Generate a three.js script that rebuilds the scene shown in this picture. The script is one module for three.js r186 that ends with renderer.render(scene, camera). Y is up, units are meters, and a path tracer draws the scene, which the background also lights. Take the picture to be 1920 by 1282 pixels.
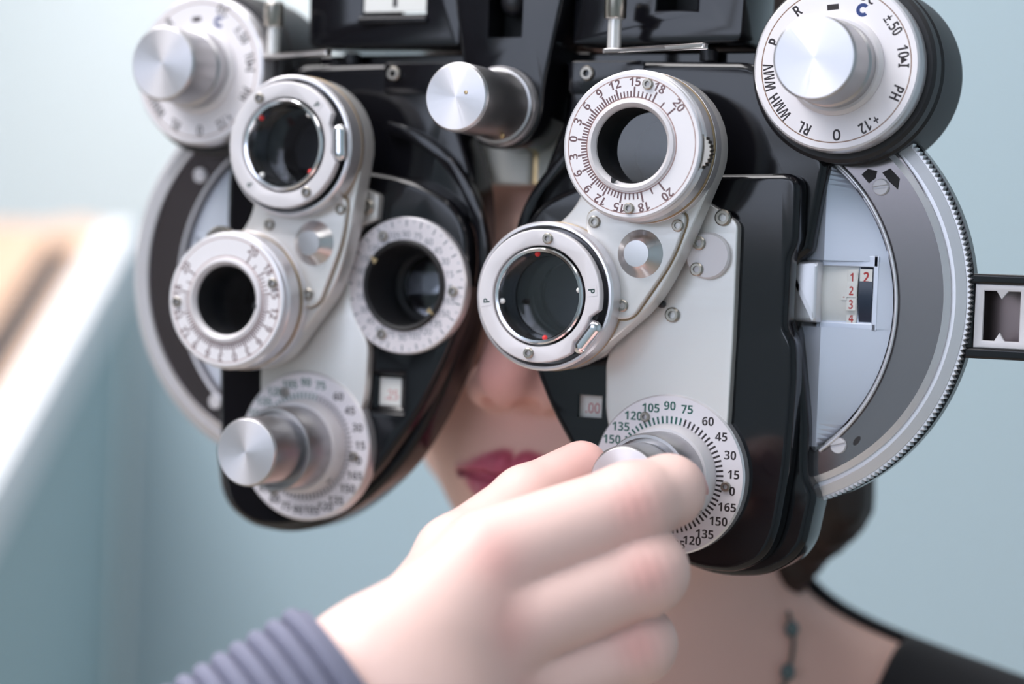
import * as THREE from 'three';
import { RoundedBoxGeometry } from 'three/addons/geometries/RoundedBoxGeometry.js';
import { mergeGeometries, mergeVertices, toCreasedNormals } from 'three/addons/utils/BufferGeometryUtils.js';
import { RectAreaLightUniformsLib } from 'three/addons/lights/RectAreaLightUniformsLib.js';

RectAreaLightUniformsLib.init();
const scene = new THREE.Scene();
const renderer = new THREE.WebGLRenderer({ antialias: true });
renderer.toneMapping = THREE.LinearToneMapping;
renderer.toneMappingExposure = 0.78;
renderer.shadowMap.enabled = true;

// ---------------------------------------------------------------- camera (metres)
const camera = new THREE.PerspectiveCamera(2 * Math.atan(641 / 3960) * 180 / Math.PI, 1920 / 1282, 0.05, 30);
camera.position.set(0.263798, 0.017510, 0.553175);
camera.up.set(-0.04793371, 0.99880639, -0.00938904);
camera.lookAt(0.263798 - 0.42048786, 0.017510 - 0.0287042, 0.553175 - 0.906844);
camera.focus = 0.572;
camera.userData.fStop = 4.9;

// ---------------------------------------------------------------- sky and lamps
scene.background = new THREE.Color().setRGB(0.80, 0.87, 1.0);      // overcast sky outside the window
scene.backgroundIntensity = 4.8;
// LED ceiling panels: [x, z, width along x, depth along z, radiance]
const PANELS = [[-0.85, 0.7, 1.2, 1.2, 13], [0.75, 0.9, 1.2, 0.6, 3], [-2.0, -2.3, 1.2, 1.2, 8], [-0.8, -0.75, 1.8, 0.6, 8]];
const CEIL = 1.42, FLOOR = -1.18;

// ---------------------------------------------------------------- helpers
const MM = 0.001, TAU = Math.PI * 2, rad = (d) => d * Math.PI / 180;
let seed = 7;
const rnd = () => { seed = (seed * 1664525 + 1013904223) >>> 0; return seed / 4294967296; };
const used = {};
function numbered(n) { const k = used[n] = (used[n] ?? -1) + 1; return k ? n + '_' + String(k).padStart(3, '0') : n; }
function thing(name, label, category, group) {           // a Group whose children are modelled in millimetres
  const g = new THREE.Group(); g.name = numbered(name); g.scale.setScalar(MM);
  g.userData = { label, category }; if (group) g.userData.group = group;
  scene.add(g); return g;
}
function structure(name, geos, mat) {                    // room shell, built in metres
  const m = new THREE.Mesh(Array.isArray(geos) ? mergeGeometries(geos) : geos, mat); m.name = name;
  m.userData = { kind: 'structure' }; m.castShadow = m.receiveShadow = true; scene.add(m); return m;
}
function part(name, geo, mat, parent, label) {
  const g = Array.isArray(geo) ? (geo.length > 1 ? mergeGeometries(geo.map(plain)) : geo[0]) : geo;
  const m = new THREE.Mesh(g, mat); m.name = name; m.castShadow = m.receiveShadow = true;
  if (label) m.userData.label = label;
  parent.add(m); return m;
}
function plain(g) {                                      // same attributes everywhere, so that pieces can be joined
  g = g.index ? g.toNonIndexed() : g;
  for (const k of Object.keys(g.attributes)) if (!['position', 'normal', 'uv'].includes(k)) g.deleteAttribute(k);
  if (!g.attributes.normal) g.computeVertexNormals();
  if (!g.attributes.uv) g.setAttribute('uv', new THREE.BufferAttribute(new Float32Array(g.attributes.position.count * 2), 2));
  g.morphAttributes = {}; return g;
}
const crease = (g, a = 32) => toCreasedNormals(g, rad(a));
const box = (x0, x1, y0, y1, z0, z1, r = 0) => (r ? new RoundedBoxGeometry(x1 - x0, y1 - y0, z1 - z0, 3, r) : new THREE.BoxGeometry(x1 - x0, y1 - y0, z1 - z0)).translate((x0 + x1) / 2, (y0 + y1) / 2, (z0 + z1) / 2);
// profile [[r, z], ...] turned about a z axis through (x, y)
function turn(profile, x = 0, y = 0, seg = 72, creaseAt = 32) {
  const g = new THREE.LatheGeometry(profile.map(([r, z]) => new THREE.Vector2(Math.max(r, 0.0001), z)), seg);
  g.rotateX(Math.PI / 2);                                // y -> z
  return crease(g, creaseAt).translate(x, y, 0);
}
// flat disc or ring facing +z, uv 0..1 over [-R, R]
function face(r0, R, x, y, z, seg = 96) {
  const g = new THREE.RingGeometry(Math.max(r0, 0.001), R, seg, 1), p = g.attributes.position, uv = g.attributes.uv;
  for (let i = 0; i < p.count; i++) uv.setXY(i, 0.5 + p.getX(i) / (2 * R), 0.5 + p.getY(i) / (2 * R));
  return g.translate(x, y, z);
}
const V2 = (a) => a.map(([x, y]) => new THREE.Vector2(x, y));
function outline(pts, smooth = false, n = 160) {
  const s = new THREE.Shape();
  s.setFromPoints(smooth ? new THREE.SplineCurve(V2([...pts, pts[0]])).getPoints(n) : V2(pts));
  return s;
}
// corners rounded with radius r (single number or one for each corner)
function roundedOutline(pts, r, n = 6) {
  const out = [], N = pts.length;
  for (let i = 0; i < N; i++) {
    const p = new THREE.Vector2(...pts[i]), a = new THREE.Vector2(...pts[(i + N - 1) % N]), b = new THREE.Vector2(...pts[(i + 1) % N]);
    const rr = Array.isArray(r) ? r[i] : r;
    if (!rr) { out.push(p); continue; }
    const da = a.clone().sub(p), db = b.clone().sub(p), la = da.length(), lb = db.length();
    const t = Math.min(rr, la * 0.48, lb * 0.48), A = p.clone().addScaledVector(da, t / la), B = p.clone().addScaledVector(db, t / lb);
    for (let k = 0; k <= n; k++) { const u = k / n; out.push(new THREE.Vector2((1 - u) ** 2 * A.x + 2 * u * (1 - u) * p.x + u * u * B.x, (1 - u) ** 2 * A.y + 2 * u * (1 - u) * p.y + u * u * B.y)); }
  }
  const s = new THREE.Shape(); s.setFromPoints(out); return s;
}
// plate from z0 (back) to z1 (front); the bevel eats into the outline
function plate(shape, z0, z1, bevel = 0.4, seg = 3, creaseAt = 28) {
  const g = new THREE.ExtrudeGeometry(shape, { depth: z1 - z0 - 2 * bevel, bevelEnabled: bevel > 0, bevelThickness: bevel, bevelSize: bevel, bevelOffset: -bevel, bevelSegments: seg, curveSegments: 40 });
  return crease(g, creaseAt).translate(0, 0, z0 + bevel);
}
const arcPts = (cx, cy, r, a0, a1, n) => Array.from({ length: n + 1 }, (_, i) => { const a = rad(a0 + (a1 - a0) * i / n); return [cx + r * Math.cos(a), cy + r * Math.sin(a)]; });
const circlePath = (x, y, r) => { const p = new THREE.Path(); p.absarc(x, y, r, 0, TAU, true); return p; };
function tube(pts, r, seg = 40, sides = 10, closed = false) { return new THREE.TubeGeometry(new THREE.CatmullRomCurve3(pts.map((p) => new THREE.Vector3(...p)), closed), seg, r, sides, closed); }

// ---------------------------------------------------------------- textures
function canvasTexture(w, h, draw, srgb = true) {
  const c = document.createElement('canvas'); c.width = w; c.height = h;
  const x = c.getContext('2d'); draw(x, w, h);
  const t = new THREE.CanvasTexture(c); if (srgb) t.colorSpace = THREE.SRGBColorSpace; t.magFilter = THREE.LinearFilter; return t;
}
function noiseTexture(n, lo, hi, stretch = [1, 1], octaves = 4, s0 = 1) {   // tileable value noise
  const d = new Uint8Array(n * n * 4), acc = new Float32Array(n * n); let norm = 0, s = s0 * 977 + 13;
  const r = () => { s = (s * 1664525 + 1013904223) >>> 0; return s / 4294967296; };
  for (let o = 0; o < octaves; o++) {
    const gx = Math.max(2, Math.round(4 * 2 ** o * stretch[0])), gy = Math.max(2, Math.round(4 * 2 ** o * stretch[1])), amp = 0.6 ** o; norm += amp;
    const g = Float32Array.from({ length: gx * gy }, r);
    for (let y = 0; y < n; y++) for (let x = 0; x < n; x++) {
      const fx = x / n * gx, fy = y / n * gy, x0 = Math.floor(fx), y0 = Math.floor(fy); let u = fx - x0, v = fy - y0; u = u * u * (3 - 2 * u); v = v * v * (3 - 2 * v);
      const a = g[(y0 % gy) * gx + x0 % gx], b = g[(y0 % gy) * gx + (x0 + 1) % gx], c = g[((y0 + 1) % gy) * gx + x0 % gx], e = g[((y0 + 1) % gy) * gx + (x0 + 1) % gx];
      acc[y * n + x] += amp * ((a * (1 - u) + b * u) * (1 - v) + (c * (1 - u) + e * u) * v);
    }
  }
  for (let i = 0; i < n * n; i++) { const v = Math.round(255 * (lo + (hi - lo) * acc[i] / norm)); d[i * 4] = d[i * 4 + 1] = d[i * 4 + 2] = v; d[i * 4 + 3] = 255; }
  const t = new THREE.DataTexture(d, n, n); t.wrapS = t.wrapT = THREE.RepeatWrapping; t.magFilter = THREE.LinearFilter; t.needsUpdate = true; return t;
}
const repeated = (t, u, v) => { const c = t.clone(); c.repeat.set(u, v); c.needsUpdate = true; return c; };

// ---------------------------------------------------------------- materials
const std = (o) => new THREE.MeshStandardMaterial(o), phys = (o) => new THREE.MeshPhysicalMaterial(o);
const lin = (r, g, b) => new THREE.Color().setRGB(r, g, b);
const grain = noiseTexture(256, 0.55, 1, [1, 1], 5, 3), brush = noiseTexture(256, 0.6, 1, [1, 14], 4, 5);
const M = {
  black: phys({ color: lin(0.004, 0.004, 0.006), roughness: 0.4, specularIntensity: 0.05, clearcoat: 0.85, clearcoatRoughness: 0.1 }),
  satinBlack: std({ color: lin(0.012, 0.012, 0.015), roughness: 0.5 }),
  darkMetal: std({ color: lin(0.02, 0.02, 0.024), roughness: 0.4, metalness: 0.2 }),
  bore: std({ color: lin(0.012, 0.012, 0.014), roughness: 0.55 }),
  satin: std({ color: lin(0.74, 0.72, 0.70), roughness: 0.46, metalness: 0.55, roughnessMap: repeated(brush, 0.02, 0.02) }),
  steel: std({ color: lin(0.62, 0.60, 0.60), roughness: 0.3, metalness: 1 }),
  chrome: std({ color: lin(0.78, 0.78, 0.80), roughness: 0.14, metalness: 1 }),
  turned: phys({ color: lin(0.80, 0.78, 0.81), roughness: 0.42, metalness: 0.85, anisotropy: 0.7, anisotropyRotation: Math.PI / 2 }),
  knurl: std({ color: lin(0.50, 0.49, 0.50), roughness: 0.36, metalness: 1 }),
  dial: std({ color: lin(0.74, 0.71, 0.73), roughness: 0.5, metalness: 0.25 }),
  wheelBand: std({ color: lin(0.24, 0.22, 0.23), roughness: 0.15, metalness: 0.9 }),
  blueSilver: std({ color: lin(0.66, 0.70, 0.80), roughness: 0.4, metalness: 0.45 }),
  rim: std({ color: lin(0.80, 0.78, 0.81), roughness: 0.34, metalness: 0.72 }),
  screw: std({ color: lin(0.36, 0.33, 0.29), roughness: 0.3, metalness: 1 }),
  aged: std({ color: lin(0.34, 0.25, 0.15), roughness: 0.4, metalness: 0.6 }),
  brass: std({ color: lin(0.55, 0.40, 0.22), roughness: 0.3, metalness: 1 }),
  card: std({ color: lin(0.78, 0.78, 0.76), roughness: 0.7 }),
  lens: phys({ color: lin(0.9, 0.92, 0.98), roughness: 0.03, transmission: 1, thickness: 0, ior: 1.6 }),
  red: std({ color: lin(0.75, 0.03, 0.03), roughness: 0.45 }),
  white: std({ color: lin(0.85, 0.84, 0.82), roughness: 0.5 }),
  cream: std({ color: lin(0.80, 0.78, 0.72), roughness: 0.6 }),
};
// ================================================================ the room (metres)
const wallBump = repeated(grain, 3, 3);
const paint = (r, g, b) => std({ color: lin(r, g, b), roughness: 0.85, bumpMap: wallBump, bumpScale: 0.0004 });
const R = { blue: paint(0.40, 0.51, 0.57), pale: paint(0.70, 0.77, 0.80), ceiling: paint(0.85, 0.85, 0.85), floor: std({ color: lin(0.42, 0.36, 0.30), roughness: 0.55, bumpMap: wallBump, bumpScale: 0.0005 }), slate: paint(0.20, 0.23, 0.29), teal: paint(0.38, 0.51, 0.55), trim: std({ color: lin(0.86, 0.88, 0.92), roughness: 0.45 }) };
const XL = -3.2, XR = 1.9, ZF = 2.3, ZB = -3.3, T = 0.12;
structure('floor', box(XL - T, XR + T, FLOOR - T, FLOOR, ZB - T, ZF + T), R.floor);
structure('ceiling', box(XL - T, XR + T, CEIL, CEIL + T, ZB - T, ZF + T), R.ceiling);
structure('wall_far', box(XL - T, XR + T, FLOOR, CEIL, ZB - T, ZB), R.pale);
structure('wall_left', box(XL - T, XL, FLOOR, CEIL, ZB, ZF), R.pale);
structure('wall_right', box(XR, XR + T, FLOOR, CEIL, ZB, ZF), R.blue);
// the partition behind the patient: low on the left, full height on the right
structure('wall_back', [box(-0.5, XR, FLOOR, CEIL, -1.6, -1.5), box(-1.18, -0.5, FLOOR, 0.066, -1.6, -1.5)], R.blue);
// wall behind the camera with one large window
const W = { x0: -1.26, x1: 0.3, y0: 0.14, y1: 1.2 };
structure('wall_front', [box(XL - T, W.x0, FLOOR, CEIL, ZF, ZF + T), box(W.x1, XR + T, FLOOR, CEIL, ZF, ZF + T), box(W.x0, W.x1, FLOOR, W.y0, ZF, ZF + T), box(W.x0, W.x1, W.y1, CEIL, ZF, ZF + T)], R.blue);
{
  const f = structure('window_1', [box(W.x0, W.x1, W.y0, W.y0 + 0.05, ZF + 0.02, ZF + 0.08), box(W.x0, W.x1, W.y1 - 0.05, W.y1, ZF + 0.02, ZF + 0.08), box(W.x0, W.x0 + 0.05, W.y0 + 0.05, W.y1 - 0.05, ZF + 0.02, ZF + 0.08), box(W.x1 - 0.05, W.x1, W.y0 + 0.05, W.y1 - 0.05, ZF + 0.02, ZF + 0.08), box(-0.51, -0.45, W.y0 + 0.05, W.y1 - 0.05, ZF + 0.02, ZF + 0.08)], R.trim);
  for (const [a, b] of [[W.x0 + 0.05, -0.51], [-0.45, W.x1 - 0.05]]) part('pane', new THREE.PlaneGeometry(b - a, W.y1 - W.y0 - 0.1).translate((a + b) / 2, (W.y0 + W.y1) / 2, ZF + 0.05), M.lens, f);
}
// dark cabinet against the wall behind the camera, beside the window: what the left half of the instrument mirrors
{
  const g = thing('storage_cabinet', 'tall dark storage cabinet against the wall behind the camera', 'cabinet');
  g.position.set(-1.8, FLOOR, ZF - 0.2);
  const wood = std({ color: lin(0.05, 0.04, 0.04), roughness: 0.5 });
  part('body', box(-500, 500, 0, 2250, -190, 190, 6), wood, g);
  for (const x of [-248, 248]) { const d = part('door', box(x - 242, x + 242, 40, 2220, -212, -192, 4), wood, g); part('handle', box(x - Math.sign(x) * 215 - 8, x - Math.sign(x) * 215 + 8, 1000, 1160, -236, -212, 4), M.steel, d); }
}
// ceiling panels: a glowing diffuser in a frame and an area light of the same size just below it
const panelPlace = ['in front of the instrument, on the window side', 'in front of the instrument, right of the wide one', 'over the wooden vent console', 'right above the patient'];
PANELS.forEach(([x, z, w, d, e], i) => {
  const g = thing('ceiling_light', `flat white ceiling light panel ${panelPlace[i]}`, 'ceiling light', 'ceiling light panels');
  g.position.set(x, CEIL, z);
  const W2 = w * 500, D2 = d * 500;
  part('frame', [box(-W2 - 25, -W2, -22, 0, -D2 - 25, D2 + 25), box(W2, W2 + 25, -22, 0, -D2 - 25, D2 + 25), box(-W2, W2, -22, 0, -D2 - 25, -D2), box(-W2, W2, -22, 0, D2, D2 + 25)], R.trim, g);
  part('diffuser', box(-W2, W2, -14, -2, -D2, D2), std({ color: lin(0.9, 0.9, 0.9), emissive: lin(1, 0.99, 1), emissiveIntensity: 1.2, roughness: 0.6 }), g);
  const l = new THREE.RectAreaLight(new THREE.Color(1.0, 0.975, 0.985), e, w, d);
  l.position.set(x, CEIL - 0.026, z); l.rotation.x = -Math.PI / 2; scene.add(l);
});
// low console with a sloping top: painted side, white edge, wooden frame, dark vent
{
  const g = thing('vent_console', 'low built-in console with white edge, tan wooden top and dark vent', 'console');
  // top runs from its far end (z -1500) down towards the camera; everything below is offset to the left from that line
  const A = [-1180, 60, -1500], B = [-791, -240, -700];
  const strip = (o0, o1, y0, y1, t0 = 0, t1 = 1) => {     // prism along the edge between two offsets
    const P = (t, o, y) => [A[0] + (B[0] - A[0]) * t - o, A[1] + (B[1] - A[1]) * t + y, A[2] + (B[2] - A[2]) * t];
    const v = [P(t0, o0, y0), P(t0, o1, y0), P(t0, o1, y1), P(t0, o0, y1), P(t1, o0, y0), P(t1, o1, y0), P(t1, o1, y1), P(t1, o0, y1)];
    const q = (a, b, c, d) => [...v[a], ...v[b], ...v[c], ...v[a], ...v[c], ...v[d]];
    const gg = new THREE.BufferGeometry();
    gg.setAttribute('position', new THREE.BufferAttribute(new Float32Array([...q(0, 1, 2, 3), ...q(4, 7, 6, 5), ...q(0, 3, 7, 4), ...q(1, 5, 6, 2), ...q(3, 2, 6, 7), ...q(0, 4, 5, 1)]), 3));
    gg.computeVertexNormals(); return plain(gg);
  };
  const tan = std({ color: lin(0.62, 0.36, 0.21), roughness: 0.5, roughnessMap: brush }), dark = std({ color: lin(0.06, 0.05, 0.05), roughness: 0.6 });
  part('side_panel', strip(3, 60, -1000, -40), R.teal, g);
  part('white_edge', strip(0, 40, -60, 4), R.trim, g);
  part('wooden_frame', [strip(40, 58, -60, 2), strip(108, 420, -60, 2), strip(58, 108, -60, 2, -0.02, 0.07), strip(58, 108, -60, 2, 0.72, 1)], tan, g);
  part('vent_well', strip(58, 108, -60, -30, 0.07, 0.72), dark, g);
  for (let k = 0; k < 22; k++) part('slat', strip(59, 107, -28, -4, 0.075 + k * 0.029, 0.075 + k * 0.029 + 0.014), dark, g);
}
// ================================================================ dial prints
const FONT = 'sans-serif';
const BASE = '#e3dde1';
// R: radius of the dial in mm; everything drawn in mm with y up
function dialPrint(R, px, draw, base = BASE) {
  return canvasTexture(px, px, (c, w) => {
    c.fillStyle = base; c.fillRect(0, 0, w, w);
    for (let i = 0; i < 1800; i++) { c.fillStyle = `rgba(${120 + 60 * rnd() | 0},${100 + 50 * rnd() | 0},${100 + 60 * rnd() | 0},${0.05 * rnd()})`; c.fillRect(rnd() * w, rnd() * w, 1 + rnd() * 3, 1 + rnd() * 3); }
    c.translate(w / 2, w / 2); c.scale(w / (2 * R), w / (2 * R)); draw(c);
  });
}
function textAt(c, s, deg, r, h, color, how = 'out', weight = 'bold', squeeze = 1) {   // how: 'out' tops point outwards, 'up' upright
  const a = rad(deg); c.save(); c.translate(r * Math.cos(a), -r * Math.sin(a));
  c.rotate((how === 'out' ? Math.PI / 2 - a : 0));
  c.scale(h / 100 * squeeze, h / 100); c.fillStyle = color; c.font = `${weight} 130px ${FONT}`; c.textAlign = 'center'; c.textBaseline = 'middle'; c.fillText(s, 0, 4); c.restore();
}
function tickAt(c, deg, r0, r1, w, color) {
  const a = rad(deg); c.strokeStyle = color; c.lineWidth = w; c.beginPath(); c.moveTo(r0 * Math.cos(a), -r0 * Math.sin(a)); c.lineTo(r1 * Math.cos(a), -r1 * Math.sin(a)); c.stroke();
}
const ringLine = (c, r, w, color) => { c.strokeStyle = color; c.lineWidth = w; c.beginPath(); c.arc(0, 0, r, 0, TAU); c.stroke(); };

function auxPrint(R, ink, base) {
  return dialPrint(R, 1024, (c) => {
    ringLine(c, R - 1.7, 0.3, '#8a6a58');
    for (const [s, a] of [['P', 160], ['R', 127.5], ['\u00b1.50', 35], ['10', 11], ['I', -0.5], ['PH', -23.5], ['+.12', -57.5], ['O', -86.4], ['RL', -115], ['WMH', -143.7], ['WMV', -170.5], ['OC', 66]])
      textAt(c, s, a, s === 'OC' ? 20.0 : 18.7, 3.2, ink, 'out', 'bold', s.length > 2 ? 0.74 : 0.8);
    c.fillStyle = ink; c.save(); c.rotate(rad(-5.2)); c.beginPath(); c.moveTo(17.8, -0.7); c.lineTo(19.6, 0.4); c.lineTo(17.8, 1.4); c.fill(); c.restore();
    c.save(); c.rotate(rad(-5)); c.fillRect(-1.6, -16.4, 3.2, 1.5); c.restore();                  // black bar at the top
    c.save(); c.rotate(rad(25)); c.strokeStyle = '#2c3f78'; c.lineWidth = 1.0; c.beginPath(); c.arc(0, -16.2, 1.3, 0.4, TAU - 1.1); c.stroke(); c.restore();
  }, base);
}
const PRISM = [[0, 0], [3, 16.5], [6, 32.5], [9, 49.5], [12, 66], [15, 86], [18, 110.5], [20, 135.5]];
function prismPrint(R, zero, ink, base) {
  return dialPrint(R, 1024, (c) => {
    ringLine(c, R - 1.0, 0.28, '#a98a84'); ringLine(c, 12.9, 0.35, '#a98a84');
    for (const s of [-1, 1]) PRISM.forEach(([n, d], i) => {
      const a = zero + s * d; if (s > 0 || n) { textAt(c, String(n), a, 17.1, 2.5, ink, 'out', 'bold'); tickAt(c, a, 12.9, 15.7, 0.5, ink); }
      if (i) { const p = PRISM[i - 1][1], k = n > 18 ? 2 : 5; for (let j = 1; j < k; j++) tickAt(c, zero + s * (p + (d - p) * j / k), 12.9, 14.6, 0.42, ink); }
    });
  }, base);
}
const AXIS = [[0, -9], [15, 4.7], [30, 20.6], [45, 37.5], [60, 54.5], [75, 75], [90, 90.5], [105, 107.5], [120, 124.5], [135, 139], [150, 152.5], [165, 167], [0, 181], [15, 195], [30, 210], [45, 225], [60, 240], [75, 253], [90, 266], [105, 280], [120, 294.4], [135, 307], [150, 323], [165, 337]];
function axisPrint(R, upper, lower, base) {      // degree scale, upright figures
  return dialPrint(R, 1024, (c) => {
    for (let a = 0; a < 360; a += 5) tickAt(c, a - 2, 14.2, 16.3, 0.55, a > 75 && a < 200 ? upper : lower);
    for (const [n, a] of AXIS) textAt(c, String(n), a, 19.25, 2.55, a >= 74 && a < 200 ? upper : lower, 'up', 'bold');
  }, base);
}
function apertureAxisPrint(R) {
  return dialPrint(R, 1024, (c) => {
    for (let a = 0; a < 360; a += 15) { tickAt(c, a, R - 2.3, R - 0.5, 0.35, '#41515c'); textAt(c, String(a % 180), a, R - 4.6, 2.0, '#4c5a66', 'up', 'normal'); }
    for (let a = 7.5; a < 360; a += 15) tickAt(c, a, R - 1.3, R - 0.5, 0.25, '#6b7a84');
  });
}
const digitCard = (s, px = 128) => canvasTexture(px, px, (c) => { c.fillStyle = '#e9e8e4'; c.fillRect(0, 0, px, px); c.fillStyle = '#c0575c'; c.font = `normal ${px * 0.48}px ${FONT}`; c.textAlign = 'center'; c.textBaseline = 'middle'; c.fillText(s, px * 0.55, px * 0.62); });
const printed = (map, o = {}) => std({ map, roughness: 0.48, metalness: 0.2, ...o });

// ================================================================ the instrument (millimetres; x = 0 is its middle, z towards the examiner)
const phoropter = thing('phoropter', 'black and silver phoropter with lens dials in front of the seated patient', 'phoropter');

function screwGeo(x, y, z, r, h = 1.0) {          // socket-head screw with a real hole
  return turn([[r, z - 0.6], [r, z + h * 0.7], [r * 0.82, z + h], [r * 0.5, z + h], [r * 0.48, z + h - 1.5], [0, z + h - 1.5]], x, y, 20);
}
const screw = (parent, x, y, z, r = 1.6, h = 1.1, mat = M.screw) => part('screw', screwGeo(x, y, z, r, h), mat, parent);
function slottedScrew(parent, x, y, z, r, a) {    // two half-moons with a real slot between them
  const moon = () => plate(outline([...arcPts(0, 0, r * 0.95, 10, 170, 14)]), z + 0.35, z + 1.0, 0.12, 1);
  return part('screw', [turn([[r, z - 0.5], [r, z + 0.2], [r * 0.9, z + 0.4], [0, z + 0.4]], x, y, 28), moon().rotateZ(a).translate(x, y, 0), moon().rotateZ(a + Math.PI).translate(x, y, 0)], M.dial, parent);
}

function half(s) {
  const X = (pts) => pts.map(([x, y]) => [s * x, y]);
  // ---- rear housing, whose outline is rounded round the eye and runs out to a blunt lower tip
  const rear = [[17, 82], [74, 81], [88, 70], [97, 54], [94.2, 36], [93.2, 29], [90, 26.6], [88.2, 24], [88.2, 11], [90.4, 7], [92.4, -5], [94.4, -18], [94.6, -33], [97.5, -38], [95, -51.8], [91.5, -57], [84, -61.5], [70, -63], [55, -59], [42, -50], [30, -38], [20, -21], [14, -6], [10.5, 10], [9, 28], [9.5, 40], [11.5, 50], [16, 61], [19, 68]];
  const rs = roundedOutline(X(rear), [3, 4, 8, 4, 4, 1.5, 1.5, 1.5, 1.5, 1.5, 4, 4, 3, 2, 5, 5, 6, 10, 10, 10, 10, 10, 9, 9, 8, 8, 8, 5, 4], 5);
  rs.holes.push(circlePath(s * 27.5, 15, 12.2));
  const housing = part('rear_housing', plate(rs, -22, -7.5, 2.2, 5), M.black, phoropter);
  // crescent ledge round the top of the eye opening
  const ledge = [...arcPts(46, 22, 42.5, 100, 190, 26), ...arcPts(46, 22, 39, 190, 100, 26)];
  part('ledge_ring', plate(outline(X(ledge)), -9, -4.2, 0.9, 3), M.black, housing);
  // ---- front cover: lower step with a curved upper edge
  const front = [[91.5, 50], [91.5, 31], [89.6, 27], [89.4, 8], [92, 4], [92.6, -6], [91.6, -31], [89.3, -48], [86, -56], [78, -60.5], [65, -60.3], [50, -54], [36, -41.5], [21, -20.5], [12.5, -3], [8.4, 13], [7.6, 24], [9, 33], [14.5, 40.5], [27, 46.3], [45, 48.8]];
  const fs = roundedOutline(X(front), [5, 3, 1.5, 1.5, 3, 4, 6, 5, 5, 8, 8, 8, 8, 8, 8, 7, 5, 5, 6, 6, 6], 5);
  fs.holes.push(circlePath(s * 27.5, 15, 12.6));
  const wx = s > 0 ? 31.8 : -33.2, wy = -16.8, wr0 = s > 0 ? 6.4 : 4.9;    // little power window
  const hole = new THREE.Path(); hole.setFromPoints(V2([[wx - 5.2, wy - 5.4], [wx - 5.2, wy + 4.9], [wx + wr0, wy + 4.9], [wx + wr0, wy - 5.4]])); fs.holes.push(hole);
  const cover = part('front_cover', plate(fs, -8.2, 0, 2.0, 6), M.black, phoropter);
  // bevelled well of the window and its card
  const q = (a, b, c, d) => [...a, ...b, ...c, ...a, ...c, ...d];
  const o = [[wx - 5.3, wy - 5.5, -1.9], [wx + wr0, wy - 5.5, -1.9], [wx + wr0, wy + 5, -1.9], [wx - 5.3, wy + 5, -1.9]], i = [[wx - 3.6, wy - 4.1, -2.7], [wx + 3.6, wy - 4.1, -2.7], [wx + 3.6, wy + 4.1, -2.7], [wx - 3.6, wy + 4.1, -2.7]];
  const well = new THREE.BufferGeometry(); well.setAttribute('position', new THREE.BufferAttribute(new Float32Array([0, 1, 2, 3].flatMap((k) => q(o[k], o[(k + 1) % 4], i[(k + 1) % 4], i[k]))), 3)); well.computeVertexNormals();
  part('window_well', plain(well), M.black, cover);
  part('power_card', box(wx - 3.9, wx + 3.9, wy - 4.3, wy + 4.3, -3.8, -2.9), M.card, cover, 'white card behind the cylinder power window');
  part('power_figures', new THREE.PlaneGeometry(7.2, 8.2).translate(wx, wy, -2.82), printed(digitCard(s > 0 ? '.00' : '.25'), { metalness: 0, roughness: 0.7 }), cover);
  // ---- lens wheel at the temple side
  const wcx = s * 75.5, wcy = 16.5, wr = 59.8, teeth = [];
  for (let k = 0; k < 520; k++) { const a = k / 520 * TAU, r = wr + (k % 2 ? 0.75 : -0.15); teeth.push([wcx + r * Math.cos(a), wcy + r * Math.sin(a)]); }
  const wheel = part('lens_wheel', [plate(outline(teeth), -19, -15.4, 0.15, 1), turn([[wr - 0.4, -15.6], [wr - 0.5, -15.0], [wr - 3.2, -14.2], [wr - 3.4, -15.0], [wr - 4.4, -15.0], [wr - 4.5, -14.0], [wr - 6.3, -13.2], [wr - 6.4, -15.4], [0, -15.4]], wcx, wcy, 180)], M.rim, phoropter, 'knurled aluminium wheel rim');
  part('drive_ring', turn([[wr + 0.2, -24], [wr + 0.9, -23.4], [wr + 0.9, -19.4], [wr - 1, -19.2]], wcx, wcy, 180), M.black, wheel);
  const band = outline(X([...arcPts(73.2, 17.5, 56.8, -72, 72, 90), ...arcPts(65.3, 14.3, 50.2, 68, -68, 80)]));
  part('grey_band', plate(band, -17, -13.9, 0.2, 1), M.wheelBand, wheel, 'dark grey wheel band');
  // crescent plate with a raised ridge, made of facets
  const C = [s * 65.3, 14.3], arc = arcPts(65.3, 14.3, 50.2, 51, -52, 48).map(([x, y]) => [s * x, y, -13.3]), rim = arcPts(65.3, 14.3, 50.9, 51.3, -52.3, 48).map(([x, y]) => [s * x, y, -12.9]);
  const ridge = (y) => [s * 95.8, y, -11.2], tri = [];
  const inner = arcPts(65.3, 14.3, 49.6, 51, -52, 48).map(([x, y]) => [s * x, y, -14.6]);
  for (let k = 0; k < 48; k++) {
    const a = inner[k], b = inner[k + 1], ra = ridge(a[1]), rb = ridge(b[1]), la = [s * 86, a[1], -14.6], lb = [s * 86, b[1], -14.6];
    const midY = (a[1] + b[1]) / 2; if (midY < 27.4 && midY > 8.6) { // the window's opening
      const xa = [s * 110.2, a[1], -13.6], xb = [s * 110.2, b[1], -13.6]; tri.push(...q(xa, xb, b, a)); continue;
    }
    tri.push(...q(ra, rb, b, a), ...q(la, lb, rb, ra));
  }
  const facets = new THREE.BufferGeometry(); facets.setAttribute('position', new THREE.BufferAttribute(new Float32Array(tri), 3));
  part('crescent_plate', crease(facets, 22), M.blueSilver, wheel, 'pale blue silver crescent plate');
  part('crescent_edge', tube(rim, 0.55, 120, 8), M.rim, wheel);
  // indicator window: frame, drum with red figures, dark drum, cover block
  const Y0 = 8.6, Y1 = 27.4, zf = -13.0;
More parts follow.
